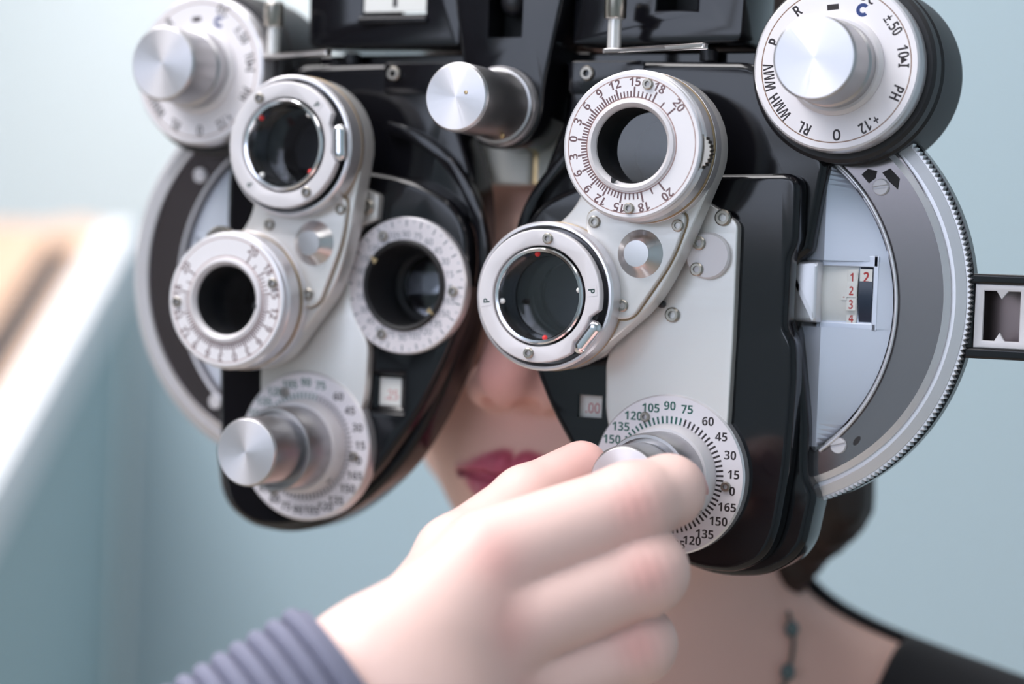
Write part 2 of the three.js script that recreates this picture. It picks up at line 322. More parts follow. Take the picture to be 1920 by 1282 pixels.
  part('indicator_frame', [plate(roundedOutline(X([[93.5, Y0 - 2.5], [113, Y0 - 2.5], [113, Y1 + 2.5], [93.5, Y1 + 2.5]]), 0.4), -17.5, zf - 1.7, 0), box(...[s * 94.5, s * 110.6].sort((a, b) => a - b), Y1 - 2.2, Y1 + 1.0, -16, zf - 0.6, 0.3), box(...[s * 94.5, s * 110.6].sort((a, b) => a - b), Y0 - 0.8, Y0 + 1.2, -16, zf - 0.6, 0.3), box(...[s * 109.2, s * 110.8].sort((a, b) => a - b), Y0 - 0.8, Y1 + 1.0, -16, zf - 0.6, 0.3)], M.blueSilver, wheel);
  const drum = (x0, x1, r, mat, name) => part(name, new THREE.CylinderGeometry(r, r, Math.abs(x1 - x0), 64, 1, false).rotateZ(Math.PI / 2).translate(s * (x0 + x1) / 2, (Y0 + Y1) / 2, -13.2 - r), mat, wheel);
  drum(95, 105, 22, M.card, 'sphere_drum'); drum(105.4, 109.2, 22, std({ color: lin(0.015, 0.025, 0.05), roughness: 0.3 }), 'dark_drum');
  const fig = (t, x, y, h, w = h) => { const p = part('figure', new THREE.PlaneGeometry(w, h).translate(s * x, y, -13.05 - (22 - Math.sqrt(484 - (y - (Y0 + Y1) / 2) ** 2)) + 0.04), printed(canvasTexture(96, 96, (c) => { c.fillStyle = '#e5e5e3'; c.fillRect(0, 0, 96, 96); c.fillStyle = '#b23a3a'; c.font = `bold 92px ${FONT}`; c.textAlign = 'center'; c.textBaseline = 'middle'; c.fillText(t, 48, 52); }), { metalness: 0, roughness: 0.7 }), wheel); return p; };
  if (s > 0) { ['1', '2', '3', '4'].forEach((t, k) => fig(t, 103.4, 22.4 - 3.72 * k, 3.6, 2.6)); fig('2', 107.3, 22.5, 4.4, 3.5); fig('-', 101.4, 17.0, 2.0, 1.6); }
  part('cover_block', plate(roundedOutline([[s * 85, 9.8], [s * 95, 9.4], [s * 95, 26.4], [s * 85, 26.2]], 0.5), -16, -9.4, 1.4, 2), M.rim, wheel, 'bright silver block beside the figures');
  slottedScrew(wheel, s * 110.3, 47.2, -13.8, 2.3, 0.15); slottedScrew(wheel, s * 101.5, -24.2, -13.8, 2.3, 0.25);
  if (s > 0) { // worn patches by the upper screw
    const w1 = outline([[104.6, 50.6], [106.4, 52.2], [109, 51.6], [108.6, 49.6], [106.8, 48.2]]), w2 = outline([[110.4, 51.2], [112.6, 52.4], [115.4, 49.6], [115, 46.6], [112.4, 48.8]]), w3 = outline(arcPts(0, 0, 1.2, 0, 360, 16).map(([a, b]) => [106.6 + a * 0.7 + b * 0.5, -22.6 + b * 1.1]));
    const worn = std({ color: lin(0.035, 0.033, 0.036), roughness: 0.8 });
    for (const w of [w1, w2, w3]) part('worn_patch', plate(w, -14, -13.84, 0), worn, wheel, 'dark worn paint patch');
  }
  // ---- auxiliary lens dial on its tower
  const ax = s * 101, ay = 78.6;
  const tower = part('dial_tower', [turn([[25.6, -34], [25.8, -33], [25.8, -12], [25.0, -11], [25.0, -9.5], [25.6, -9], [25.6, -4.2], [24.6, -3.4], [0, -3.4]], ax, ay, 96)], M.satinBlack, phoropter);
  const aux = part('auxiliary_dial', turn([[22.6, -3.4], [23.2, -3.0], [23.2, 2.2], [22.8, 3.0], [21.8, 3.4], [0, 3.4]], ax, ay, 96), M.rim, phoropter);
  part('dial_face', face(9, 22.3, ax, ay, 3.45), printed(auxPrint(22.3, '#2a2226', '#f0ebee')), aux, 'white dial face with black lettering round its edge');
  part('knob_foot', turn([[13.4, 3.4], [13.4, 4.4], [12.4, 5.2], [0, 5.2]], ax, ay, 72), M.dial, aux);
  part('knob', turn([[11.6, 5], [11.6, 9.2], [10.8, 9.8], [10.8, 10.4], [11.2, 10.8], [11.2, 22.4], [10.7, 23.0], [10.6, 23.0]], ax, ay, 72), M.knurl, aux);
  part('knob_cap', turn([[10.7, 22.95], [10.5, 23.1], [0, 23.25]], ax, ay, 96, 10), M.turned, aux, 'brushed silver knob end');
  part('tower_hole', turn([[0, -20], [2.6, -20], [2.6, -19.6]], 0, 0, 20).rotateY(Math.PI / 2).rotateZ(rad(-24)).translate(ax + 44 * Math.cos(rad(-24)), ay + 44 * Math.sin(rad(-24)), -24), M.bore, tower);
  // ---- brushed face plate
  const pl = [[75.4, 36], [75.4, 4], [74.9, -22], [72, -34], [58, -42], [44, -34], [38.6, -20], [38, -3], [44, 6], [46.5, 20], [43, 32], [37, 34], [36.5, 41.5], [47, 45], [66, 41.6]];
  const ps = roundedOutline(X(pl), [2, 2, 5, 8, 8, 8, 5, 3, 4, 4, 4, 1, 1.5, 3, 2], 5);
  const facePlate = part('face_plate', plate(ps, -0.5, 3.2, 0.6, 3), M.satin, phoropter, 'brushed silver face plate');
  screw(facePlate, s * 71.2, 37.2, 3.2, 2.3, 1.3, M.screw); screw(facePlate, s * 40, 37.8, 3.2, 2.3, 1.3, M.screw);
  if (s > 0) { part('cam_disc', turn([[6.4, 3.2], [6.4, 4.6], [5.9, 5.2], [0, 5.2]], 67.6, 26.6, 48), M.dial, facePlate); screw(facePlate, 65.2, 30.0, 5.2, 1.9, 0.8, M.screw); screw(facePlate, 64.8, 22.8, 5.2, 1.9, 0.8, M.screw); screw(facePlate, 57.6, 10.0, 3.2, 2.1, 1.2, M.screw); part('pin', turn([[1.1, 3], [1.1, 4.2], [0, 4.6]], 54.4, 12.8, 16), M.darkMetal, facePlate); }
  // ---- cylinder axis dial with its stepped knob
  const cx = s * 58.3, cy = -34.4;
  const axis = part('cylinder_axis_dial', turn([[22.4, -1], [22.4, 3.4], [21.9, 4.0], [0, 4.0]], cx, cy, 96), M.rim, phoropter);
  part('dial_face', face(12, 21.9, cx, cy, 4.05), printed(axisPrint(21.9, '#1f5a50', '#2b2326', '#e6e1e6')), axis, 'degree scale from 0 to 165');
  part('knob_flange', turn([[14.3, 4], [14.0, 8], [13.2, 9.2], [0, 9.2]], cx, cy, 72), M.dial, axis);
  part('outer_knob', turn([[12.4, 9], [12.4, 20.5], [12.0, 21.4], [11.2, 21.4], [10.9, 19], [0, 19]], cx, cy, 72), M.knurl, axis);
  part('inner_knob', turn([[9.4, 18.5], [9.4, 22.4], [10.0, 23.0], [10.0, 35.8], [9.5, 36.6]], cx, cy, 72), M.knurl, axis);
  part('knob_cap', turn([[9.55, 36.5], [9.3, 36.75], [0, 36.95]], cx, cy, 96, 10), M.turned, axis, 'brushed silver knob end');
  for (const a of [114.8, -6.5, 235]) screw(axis, cx + 17.3 * Math.cos(rad(a)), cy + 17.3 * Math.sin(rad(a)), 4, 1.4, 1.1, M.screw);
  part('grub_screw', turn([[0, 0], [1, 0], [1, 0.4]], 0, 0, 16).rotateY(Math.PI / 2).rotateZ(rad(-42)).translate(cx + 13.9 * Math.cos(rad(-42)), cy + 13.9 * Math.sin(rad(-42)), 6.4), M.bore, axis);
  // ---- sight opening with its axis ring
  const ex = s * 27, ey = 15;
  const sight = part('sight_ring', turn([[20.2, -0.6], [20.2, 2.2], [19.7, 2.8], [13.6, 2.8], [13.4, 2.4]], ex, ey, 96), M.rim, phoropter);
  part('dial_face', face(13.4, 19.8, ex, ey, 2.86), printed(apertureAxisPrint(19.8)), sight, 'white ring with grey degree figures');
  part('barrel', turn([[13.5, 2.4], [13.5, 3.6], [12.8, 4.2], [12.0, 3.8], [11.2, -2], [10.6, -12], [9, -13], [8.4, -22], [8.4, -27], [0, -27]], ex, ey, 72), M.bore, sight);
  part('lens', face(0, 8.4, ex, ey, -14, 48), M.lens, sight);
  for (const a of [143, -37]) part('axis_pointer', plate(outline([[-1.2, -0.9], [1.4, 0], [-1.2, 0.9]]), 0, 0.4, 0).rotateZ(rad(a)).translate(ex + 12.3 * Math.cos(rad(a)), ey + 12.3 * Math.sin(rad(a)), 4.2), M.brass, sight);
  for (const a of [118, -4, 245]) screw(sight, ex + 16.2 * Math.cos(rad(a)), ey + 16.2 * Math.sin(rad(a)), 2.8, 1.5, 1.0);
}

// ---- swinging turret with a prism dial and a crossed-cylinder ring
function turret(px, py, spin, prismAt, crossAt, zero, crossSpin) {
  const c = Math.cos(rad(spin)), n = Math.sin(rad(spin)), at = (x, y) => [px + x * c - y * n, py + x * n + y * c];
  const pos = (deg, r = 28.8) => [px + r * Math.cos(rad(deg)), py + r * Math.sin(rad(deg))];
  const P = pos(prismAt), K = pos(crossAt), up = Math.sin(rad(prismAt)) > Math.sin(rad(crossAt)) ? P : K, low = up === P ? K : P, upDeg = up === P ? prismAt : crossAt, lowDeg = up === P ? crossAt : prismAt;
  // kite-shaped arm that carries both rings
  const R0 = 20.6, mid = (upDeg + lowDeg) / 2;
  const pts = [...arcPts(up[0], up[1], R0, upDeg - 106, upDeg + 62, 18), pos(mid, 21), ...arcPts(low[0], low[1], R0, lowDeg - 62, lowDeg + 95, 18), at(3.6, -14), at(10.2, -2)];
  const as = roundedOutline(pts, [...Array(19).fill(0), 16, ...Array(19).fill(0), 9, 9], 10);
  as.holes.push(circlePath(P[0], P[1], 10.2), circlePath(K[0], K[1], 11.6));
  const arm = part('turret_arm', plate(as, 5.2, 12.4, 0.8, 3), M.satin, phoropter, 'brushed silver swinging turret');
  // raised three-cornered plate, its screws and the domed button
  part('tarnish_line', plate(roundedOutline([[-18.4, 12.4], [14.2, 12.4], [9.6, -1.6], [-1.9, -18.7], [-8.9, -18.5]].map(([a, b]) => at(a, b)), [6, 5, 6, 4, 4], 8), 12, 12.6, 0), M.aged, arm, 'tarnish along the plate edge');
  part('cover_plate', plate(roundedOutline([at(-18, 12), at(13.8, 12), at(9.2, -1.5), at(-2, -18.2), at(-8.6, -18)], [6, 5, 6, 4, 4], 8), 12.2, 14.2, 0.5, 3), M.satin, arm);
  for (const [x, y] of [[-13.9, 8.4], [10.6, 8], [-4.6, -14.4]]) { const [a, b] = at(x, y); screw(arm, a, b, 14.2, 1.7, 0.7, M.screw); }
  part('button', turn([[6.8, 14], [6.4, 14.5], [5.4, 15.4], [4.2, 17.0], [3.6, 17.4], [0, 17.5]], px, py, 64, 25), M.steel, arm, 'polished round button');
  // prism dial
  const [ax, ay] = P;
  const pr = part('prism_dial', turn([[20.4, 11], [20.7, 11.6], [20.7, 15.6], [20.2, 16.0], [20.2, 17.2], [20.5, 17.6], [20.5, 22.6], [20.1, 23.2], [19.6, 23.4], [19.6, 24.2], [20.0, 24.6], [19.8, 25.1], [19.2, 25.4], [12, 25.4]], ax, ay, 96), M.rim, phoropter);
  part('dial_face', face(12, 19.3, ax, ay, 25.46), printed(prismPrint(19.3, zero, '#6e5558', '#efebee')), pr, 'white prism scale from 20 down to 0 and up to 20');
  part('aged_ring', turn([[20.3, 15.6], [20.62, 15.8], [20.62, 16.5], [20.3, 16.8]], ax, ay, 96), M.aged, pr, 'tarnished brass ring round the barrel');
  part('inner_ring', turn([[12.6, 25.3], [12.3, 26.2], [11.4, 26.4], [10.4, 25.4], [10.2, 24.8]], ax, ay, 80), M.dial, pr);
  part('bore', turn([[10.3, 25.2], [10.1, 18], [9.6, 12], [9.4, -2], [0, -2]], ax, ay, 64), M.bore, pr);
  part('lens', face(0, 9.9, ax, ay, 17.5, 48), M.lens, pr);
  const gear = Array.from({ length: 56 }, (_, k) => { const a = k / 56 * TAU, r = k % 2 ? 5.4 : 4.9; return [r * Math.cos(a), r * Math.sin(a)]; });
  part('thumb_wheel', plate(outline(gear), -1.4, 1.4, 0.1, 1).translate(ax + 16.9 * Math.cos(rad(zero + 181)), ay + 16.9 * Math.sin(rad(zero + 181)), 22.4), M.screw, pr, 'small knurled thumb wheel');
  for (const d of [-99, 96]) { const a = zero + d; screw(pr, ax + 16.9 * Math.cos(rad(a)), ay + 16.9 * Math.sin(rad(a)), 25.4, 1.5, 0.9, M.screw); }
  part('index_mark', plate(outline([[-1, -0.9], [1, 0], [-1, 0.9]]), 0, 0.3, 0).rotateZ(rad(zero + 70)).translate(ax + 11.0 * Math.cos(rad(zero + 70)), ay + 11.0 * Math.sin(rad(zero + 70)), 26), M.bore, pr);
  // crossed-cylinder ring
  const [kx, ky] = K, kr = (deg, r) => [kx + r * Math.cos(rad(deg + crossSpin)), ky + r * Math.sin(rad(deg + crossSpin))];
  const cr = part('crossed_cylinder_ring', turn([[20.4, 11], [20.7, 11.6], [20.7, 19.4], [20.2, 20.0], [19.6, 20.1], [19.0, 19.2], [18.8, 14.8], [15, 14.6]], kx, ky, 96), M.rim, phoropter);
  const fo = outline([...arcPts(kx, ky, 18.4, crossSpin - 22, crossSpin + 292, 90), ...arcPts(kx, ky, 16.3, crossSpin + 300, crossSpin + 330, 8)]);
  fo.holes.push(circlePath(kx, ky, 13.9));
  part('flip_disc', plate(fo, 20.6, 23.4, 0.5, 3), M.dial, cr);
  part('flip_band', turn([[17.6, 15], [17.6, 20.8], [14.4, 20.8]], kx, ky, 80), M.darkMetal, cr);
  part('aged_ring', turn([[20.5, 12.6], [20.85, 12.7], [20.85, 13.2], [20.5, 13.4]], kx, ky, 96), M.aged, cr, 'tarnished brass ring round the barrel');
  part('inner_ring', turn([[13.3, 20.6], [13.3, 23.4], [12.9, 23.8], [12.2, 23.6], [11.9, 23.0], [11.6, 17], [11.3, 14]], kx, ky, 80), M.chrome, cr);
  part('bore', turn([[11.5, 16], [11.2, 10], [10.6, 4], [10.2, -1], [0, -1.2]], kx, ky, 64), M.bore, cr);
  part('lens', face(0, 11.3, kx, ky, 13.5, 48), M.lens, cr);
  for (const d of [70, 250]) { const [a, b] = kr(d, 16); screw(cr, a, b, 23.4, 1.5, 0.8, M.screw); }
  for (const d of [-5, 175]) { const [a, b] = kr(d, 16); part('letter', new THREE.PlaneGeometry(2.9, 2.9).rotateZ(rad(d + crossSpin - 90)).translate(a, b, 23.46), printed(canvasTexture(96, 96, (c2) => { c2.fillStyle = '#dedadd'; c2.fillRect(0, 0, 96, 96); c2.fillStyle = '#26403e'; c2.font = `bold 88px ${FONT}`; c2.textAlign = 'center'; c2.textBaseline = 'middle'; c2.fillText('P', 48, 52); })), cr); }
  const dot = (d, mat, nm, lb) => { const [a, b] = kr(d, 11.6); part(nm, new THREE.SphereGeometry(0.75, 14, 10).translate(a, b, 22.0), mat, cr, lb); };
  dot(85, M.red, 'red_dot'); dot(267, M.red, 'red_dot'); dot(-2, M.white, 'white_dot'); dot(177, M.white, 'white_dot');
  const [la, lb] = kr(311, 17.6);
  part('flip_lever', new THREE.CapsuleGeometry(2.3, 6.2, 8, 20).scale(1, 1, 0.7).rotateZ(rad(311 + crossSpin)).translate(la, lb, 21.4), M.chrome, cr, 'rounded steel flip lever');
}

half(1); half(-1);
turret(51.5, 26.4, 0, 89, 206, 174.7, 12);
turret(-51.5, 26.4, 13, 218, 102.5, 283, 52);

// ---- middle mount with the levelling knob
{
  const shield = roundedOutline([[-21, 122], [21, 122], [17.2, 98], [12.6, 74], [12.4, 64], [7, 56], [-7, 56], [-12.4, 64], [-12.6, 74], [-17.2, 98]], [0, 0, 2, 5, 6, 5, 5, 6, 5, 2], 6);
  const slot = new THREE.Path(); slot.setFromPoints(V2([[-7.2, 87], [-7.2, 111], [6.2, 111], [6.2, 87]])); shield.holes.push(slot);
  const mount = part('centre_mount', plate(shield, -22, -3.6, 1.2, 4), M.black, phoropter);
  part('slot_back', box(-7.2, 6.2, 87, 111, -22, -17), M.bore, mount);
  part('slot_stop', new THREE.CapsuleGeometry(4.2, 12, 8, 24).translate(-0.6, 105, -10), M.darkMetal, mount);
  const knob = part('levelling_knob', turn([[11.4, -4], [11.4, 0.4], [10.9, 1.2], [10.2, 1.4], [9.8, 3], [9.2, 4], [9.2, 12.4], [9.6, 13], [9.6, 15.2], [9.8, 15.4], [9.8, 26.8], [9.3, 27.6]], 0, 68, 80), M.knurl, phoropter, 'knurled round levelling knob');
  part('knob_cap', turn([[9.35, 27.5], [9.0, 27.8], [0, 28.0]], 0, 68, 96, 10), M.turned, knob, 'brushed silver knob end');
  part('knob_mark', turn([[0.55, 28], [0.5, 28.15], [0, 28.2]], 3.2, 69.2, 14), M.brass, knob);
  part('knob_flange', turn([[11.5, -2.7], [11.5, 0.2], [10.8, 1.0], [9.5, 1.2]], 0, 68, 80), M.rim, knob);
  part('ball_tip', new THREE.SphereGeometry(0.9, 12, 10).translate(4.5, 58.9, 6), M.brass, knob);
}
// ---- beam across the top, one box each side, hanging rods and slide plates
{
  for (const s of [-1, 1]) {
    const sh = roundedOutline([[s * 18.2, 86.6], [s * 70, 86.6], [s * 71, 122], [s * 18.2, 122]], [1, 3, 0, 0]);
    const h = new THREE.Path(); h.setFromPoints(V2(s < 0 ? [[-51, 96.5], [-30, 96.5], [-30, 111], [-51, 111]] : [[44, 96.2], [56, 96.2], [56, 111], [44, 111]])); sh.holes.push(h);
    const bx = part('beam_box', plate(sh, -36, -9.6, 1.0, 3), M.black, phoropter);
    if (s < 0) { part('scale_card', box(-51, -30, 97.2, 111, -11, -9.9), M.card, bx, 'white scale card in the beam window'); part('card_mark', box(-41.2, -39.8, 98.6, 111, -9.9, -9.8), M.bore, bx); part('window_lip', box(-52.5, -29, 93.6, 95.6, -11, -8.4, 0.6), M.black, bx); }
    else { part('window_back', box(44, 56, 96.2, 111, -30, -26), M.bore, bx); }
    part('slide_rail', box(...[s * 14, s * 72].sort((a, b) => a - b), 80.5, 85.5, -34, -20, 0.8), M.black, phoropter);
    const lp = part('slide_plate', plate(roundedOutline([[s * 19, 72], [s * 42, 72], [s * 42, 81.6], [s * 19, 81.6]], 1.5), -9, -7.0, 0.4, 2), M.black, phoropter);
    screw(lp, s > 0 ? 24.6 : -38.3, s > 0 ? 78 : 78.2, -7.0, 2.1, 1.2, M.screw);
    part('hanger_post', turn([[2.6, 0], [2.6, 3], [2.0, 3.4], [0, 3.4]], s * 58, 0, 20).rotateX(-Math.PI / 2).translate(0, 82.2, -16), M.darkMetal, phoropter);
  }
  // retinoscope levers: knurled caps on short shafts, each on a flat arm
  for (const [x, z, nm, y0, armTo] of [[-76, 1, 'left', 83, -50], [36.6, 3, 'right', 83.4, 68]]) {
    const lv = part('lever', turn([[1.95, 0], [1.95, 8.4], [2.7, 8.8], [2.9, 9.2], [2.9, 15.6], [2.6, 16.4], [0, 16.4]], 0, 0, 32).rotateX(-Math.PI / 2).translate(x, y0, z), M.satin, phoropter, 'small upright silver lever');
    part('lever_arm', plate(roundedOutline([[x - 2.4, -3], [armTo, -9], [armTo, -13], [x - 2.4, 3]], 1), 0, 1.4, 0.3, 2).rotateX(-Math.PI / 2).translate(0, y0 - 1.2, z), M.steel, lv);
    part('lever_cap', turn([[2.95, 8.9], [3.1, 9.2], [3.1, 15.4], [2.8, 15.8]], 0, 0, 36).rotateX(-Math.PI / 2).translate(x, y0, z), M.screw, lv);
  }
  // bridge bar and forehead rest between the two halves
  part('bridge_bar', box(-30, 30, 60, 84, -32, -27, 2), M.black, phoropter);
  const fr = part('forehead_rest', plate(roundedOutline([[-26, 46.5], [-0.6, 46.5], [-0.6, 64], [-26, 64]], 2), -34, -25, 1.5, 3), M.cream, phoropter, 'cream forehead rest');
  part('rest_pad', plate(roundedOutline([[1.4, 46.5], [26, 46.5], [26, 64], [1.4, 64]], 2), -34, -25, 1.5, 3), M.cream, fr);
  part('rest_clip', box(-0.8, 1.6, 46.8, 64, -33, -27, 0.4), M.brass, fr);
}
// ---- corneal aligner on the temple side: black tube, silver frame with two pointed notches
{
  const tubeBox = part('corneal_aligner', [box(134, 170, 1.6, 4.6, -38, -17.5, 0.8), box(134, 170, 21.8, 24.6, -38, -17.5, 0.8), box(134, 170, 2, 24, -40, -37.5, 0.8), box(133, 136.4, 2, 24, -38, -18.5, 0.8)], M.black, phoropter, 'black corneal alignment tube');
  const f = outline([[136.4, 4.6], [156, 4.6], [156, 21.8], [136.4, 21.8]]);
  const hole = new THREE.Path(); hole.setFromPoints(V2([[138.8, 6.6], [142.0, 6.6], [143.4, 8.9], [144.8, 6.6], [148.6, 6.6], [148.6, 20.0], [145.3, 20.0], [143.6, 17.8], [142.1, 20.0], [138.8, 20.0]].reverse())); f.holes.push(hole);
  part('sight_frame', plate(f, -19.6, -18.2, 0.3, 2), M.dial, tubeBox, 'silver frame with two pointed notches');
  part('mirror', box(136.6, 155, 4.6, 21.8, -31, -30), std({ color: lin(0.25, 0.19, 0.19), roughness: 0.25, metalness: 0.8 }), tubeBox);
}
// ================================================================ people: distance fields meshed with surface nets (millimetres)
const clamp01 = (t) => t < 0 ? 0 : t > 1 ? 1 : t;
function smin(a, b, k) { const h = Math.max(k - Math.abs(a - b), 0) / k; return Math.min(a, b) - h * h * k * 0.25; }
const smax = (a, b, k) => -smin(-a, -b, k);
const cone = (a, b, ra, rb) => { const bx = b[0] - a[0], by = b[1] - a[1], bz = b[2] - a[2], L = bx * bx + by * by + bz * bz; return (x, y, z) => { const px = x - a[0], py = y - a[1], pz = z - a[2], h = clamp01((px * bx + py * by + pz * bz) / L); return Math.hypot(px - bx * h, py - by * h, pz - bz * h) - ra - (rb - ra) * h; }; };
const ell = (c, r) => (x, y, z) => { const X = (x - c[0]) / r[0], Y = (y - c[1]) / r[1], Z = (z - c[2]) / r[2], k0 = Math.hypot(X, Y, Z), k1 = Math.hypot(X / r[0], Y / r[1], Z / r[2]); return k1 < 1e-9 ? -Math.min(...r) : k0 * (k0 - 1) / k1; };
const ball = (c, r) => (x, y, z) => Math.hypot(x - c[0], y - c[1], z - c[2]) - r;
function chain(joints, k) { const cs = []; for (let i = 0; i + 1 < joints.length; i++) cs.push(cone(joints[i], joints[i + 1], joints[i][3], joints[i + 1][3])); return (x, y, z) => { let d = cs[0](x, y, z); for (let i = 1; i < cs.length; i++) d = smin(d, cs[i](x, y, z), k); return d; }; }
function meshField(f, lo, hi, h, colour) {
  const n = [0, 1, 2].map((i) => Math.ceil((hi[i] - lo[i]) / h) + 1), [nx, ny, nz] = n, v = new Float32Array(nx * ny * nz);
  const S = 8, far = S * h * 0.9 * 1.7;                   // blocks far from the surface are not sampled in full
  for (let K = 0; K < nz; K += S) for (let J = 0; J < ny; J += S) for (let I0 = 0; I0 < nx; I0 += S) {
    const d = f(lo[0] + (I0 + S / 2) * h, lo[1] + (J + S / 2) * h, lo[2] + (K + S / 2) * h), skip = Math.abs(d) > far;
    for (let k = K; k < Math.min(K + S, nz); k++) for (let j = J; j < Math.min(J + S, ny); j++) for (let i = I0; i < Math.min(I0 + S, nx); i++) v[i + nx * (j + ny * k)] = skip ? d : f(lo[0] + i * h, lo[1] + j * h, lo[2] + k * h);
  }
  const id = new Int32Array(nx * ny * nz).fill(-1), P = [], N = [], C = [], I = [], at = (i, j, k) => i + nx * (j + ny * k);
  const E = [[0, 1], [2, 3], [4, 5], [6, 7], [0, 2], [1, 3], [4, 6], [5, 7], [0, 4], [1, 5], [2, 6], [3, 7]], e = h * 0.5;
  for (let k = 0; k < nz - 1; k++) for (let j = 0; j < ny - 1; j++) for (let i = 0; i < nx - 1; i++) {
    const g = []; let neg = 0; for (let c = 0; c < 8; c++) { const d = v[at(i + (c & 1), j + (c >> 1 & 1), k + (c >> 2))]; g.push(d); if (d < 0) neg++; }
    if (!neg || neg === 8) continue;
    let sx = 0, sy = 0, sz = 0, m = 0;
    for (const [a, b] of E) if (g[a] < 0 !== g[b] < 0) { const t = g[a] / (g[a] - g[b]), A = [a & 1, a >> 1 & 1, a >> 2], B = [b & 1, b >> 1 & 1, b >> 2]; sx += A[0] + (B[0] - A[0]) * t; sy += A[1] + (B[1] - A[1]) * t; sz += A[2] + (B[2] - A[2]) * t; m++; }
    const x = lo[0] + (i + sx / m) * h, y = lo[1] + (j + sy / m) * h, z = lo[2] + (k + sz / m) * h;
    let gx = f(x + e, y, z) - f(x - e, y, z), gy = f(x, y + e, z) - f(x, y - e, z), gz = f(x, y, z + e) - f(x, y, z - e); const l = Math.hypot(gx, gy, gz) || 1;
    id[at(i, j, k)] = P.length / 3; P.push(x, y, z); N.push(gx / l, gy / l, gz / l); if (colour) C.push(...colour(x, y, z, [gx / l, gy / l, gz / l]));
  }
  const quad = (a, b, c, d, flip) => { if (a < 0 || b < 0 || c < 0 || d < 0) return; flip ? I.push(a, c, b, a, d, c) : I.push(a, b, c, a, c, d); };
  for (let k = 1; k < nz - 1; k++) for (let j = 1; j < ny - 1; j++) for (let i = 1; i < nx - 1; i++) {
    const d = v[at(i, j, k)] < 0;
    if (d !== v[at(i + 1, j, k)] < 0) quad(id[at(i, j - 1, k - 1)], id[at(i, j, k - 1)], id[at(i, j, k)], id[at(i, j - 1, k)], !d);
    if (d !== v[at(i, j + 1, k)] < 0) quad(id[at(i - 1, j, k - 1)], id[at(i - 1, j, k)], id[at(i, j, k)], id[at(i, j, k - 1)], !d);
    if (d !== v[at(i, j, k + 1)] < 0) quad(id[at(i - 1, j - 1, k)], id[at(i, j - 1, k)], id[at(i, j, k)], id[at(i - 1, j, k)], !d);
  }
  const g = new THREE.BufferGeometry();
  g.setAttribute('position', new THREE.BufferAttribute(new Float32Array(P), 3)); g.setAttribute('normal', new THREE.BufferAttribute(new Float32Array(N), 3));
  g.setAttribute('uv', new THREE.BufferAttribute(new Float32Array(P.length / 3 * 2).map((_, q) => q % 2 ? P[(q >> 1) * 3 + 1] / 60 + P[(q >> 1) * 3 + 2] / 90 : P[(q >> 1) * 3] / 60), 2));
  if (colour) g.setAttribute('color', new THREE.BufferAttribute(new Float32Array(C), 3));
  g.setIndex(I); return g;
}
const skinBump = noiseTexture(256, 0, 1, [6, 6], 4, 11);
const skinMat = (o = {}) => phys({ vertexColors: true, roughness: 0.5, specularIntensity: 0.6, sheen: 0.25, sheenColor: lin(1, 0.8, 0.75), sheenRoughness: 0.5, bumpMap: skinBump, bumpScale: 0.00008, ...o });
const mix3 = (a, b, t) => [a[0] + (b[0] - a[0]) * t, a[1] + (b[1] - a[1]) * t, a[2] + (b[2] - a[2]) * t];
const near = (x, y, z, c, r) => Math.exp(-((x - c[0]) ** 2 + (y - c[1]) ** 2 + (z - c[2]) ** 2) / (r * r));

// ---------------------------------------------------------------- the seated patient
const patient = thing('person', 'seated person in a black top behind the phoropter, face partly hidden', 'person');
patient.position.x = -0.003;
const F = {
  cranium: ell([0, 52, -131], [72, 86, 90]), face: ell([0, 2, -86], [58, 82, 53]), chin: ell([0, -66, -66], [24, 20, 26]), jaw: [cone([0, -62, -66], [50, -36, -106], 20, 21), cone([0, -62, -66], [-50, -36, -106], 20, 21)],
  cheek: [ball([33, -8, -62], 26), ball([-33, -8, -62], 26)], nose: cone([0, 30, -37], [0, -10.5, -22], 7.5, 10), ala: [ball([9.5, -14.5, -28], 7.2), ball([-9.5, -14.5, -28], 7.2)], nostril: [ell([5.6, -20.4, -23], [3.6, 3.6, 5]), ell([-5.6, -20.4, -23], [3.6, 3.6, 5])],
  muzzle: ell([0, -40, -53], [31, 25, 24]), upper: [cone([4, -38.4, -27.8], [20.5, -41.4, -37], 3.4, 2.0), cone([-4, -38.4, -27.8], [-20.5, -41.4, -37], 3.4, 2.0)], lower: chain([[-17.5, -43, -36.5, 2.4], [-7, -46.6, -30.5, 5.2], [7, -46.6, -30.5, 5.2], [17.5, -43, -36.5, 2.4]], 3),
  slit: chain([[-23, -42, -36.5, 0.8], [-10, -42.2, -27.6, 1.3], [0, -42.9, -25.6, 1.3], [10, -42.2, -27.6, 1.3], [23, -42, -36.5, 0.8]], 1),
  neck: cone([0, -40, -124], [4, -130, -132], 50, 53), ear: [ell([70, 14, -112], [7, 28, 17]), ell([-70, 14, -112], [7, 28, 17])],
  trap: [cone([30, -112, -140], [150, -156, -150], 28, 40), cone([-26, -124, -140], [-130, -250, -150], 26, 36)], chest: ell([26, -222, -132], [140, 112, 62]),
};
function torso(x, y, z) { let d = smin(F.neck(x, y, z), F.chest(x, y, z), 34); return smin(d, F.trap[x > 0 ? 0 : 1](x, y, z), 26); }
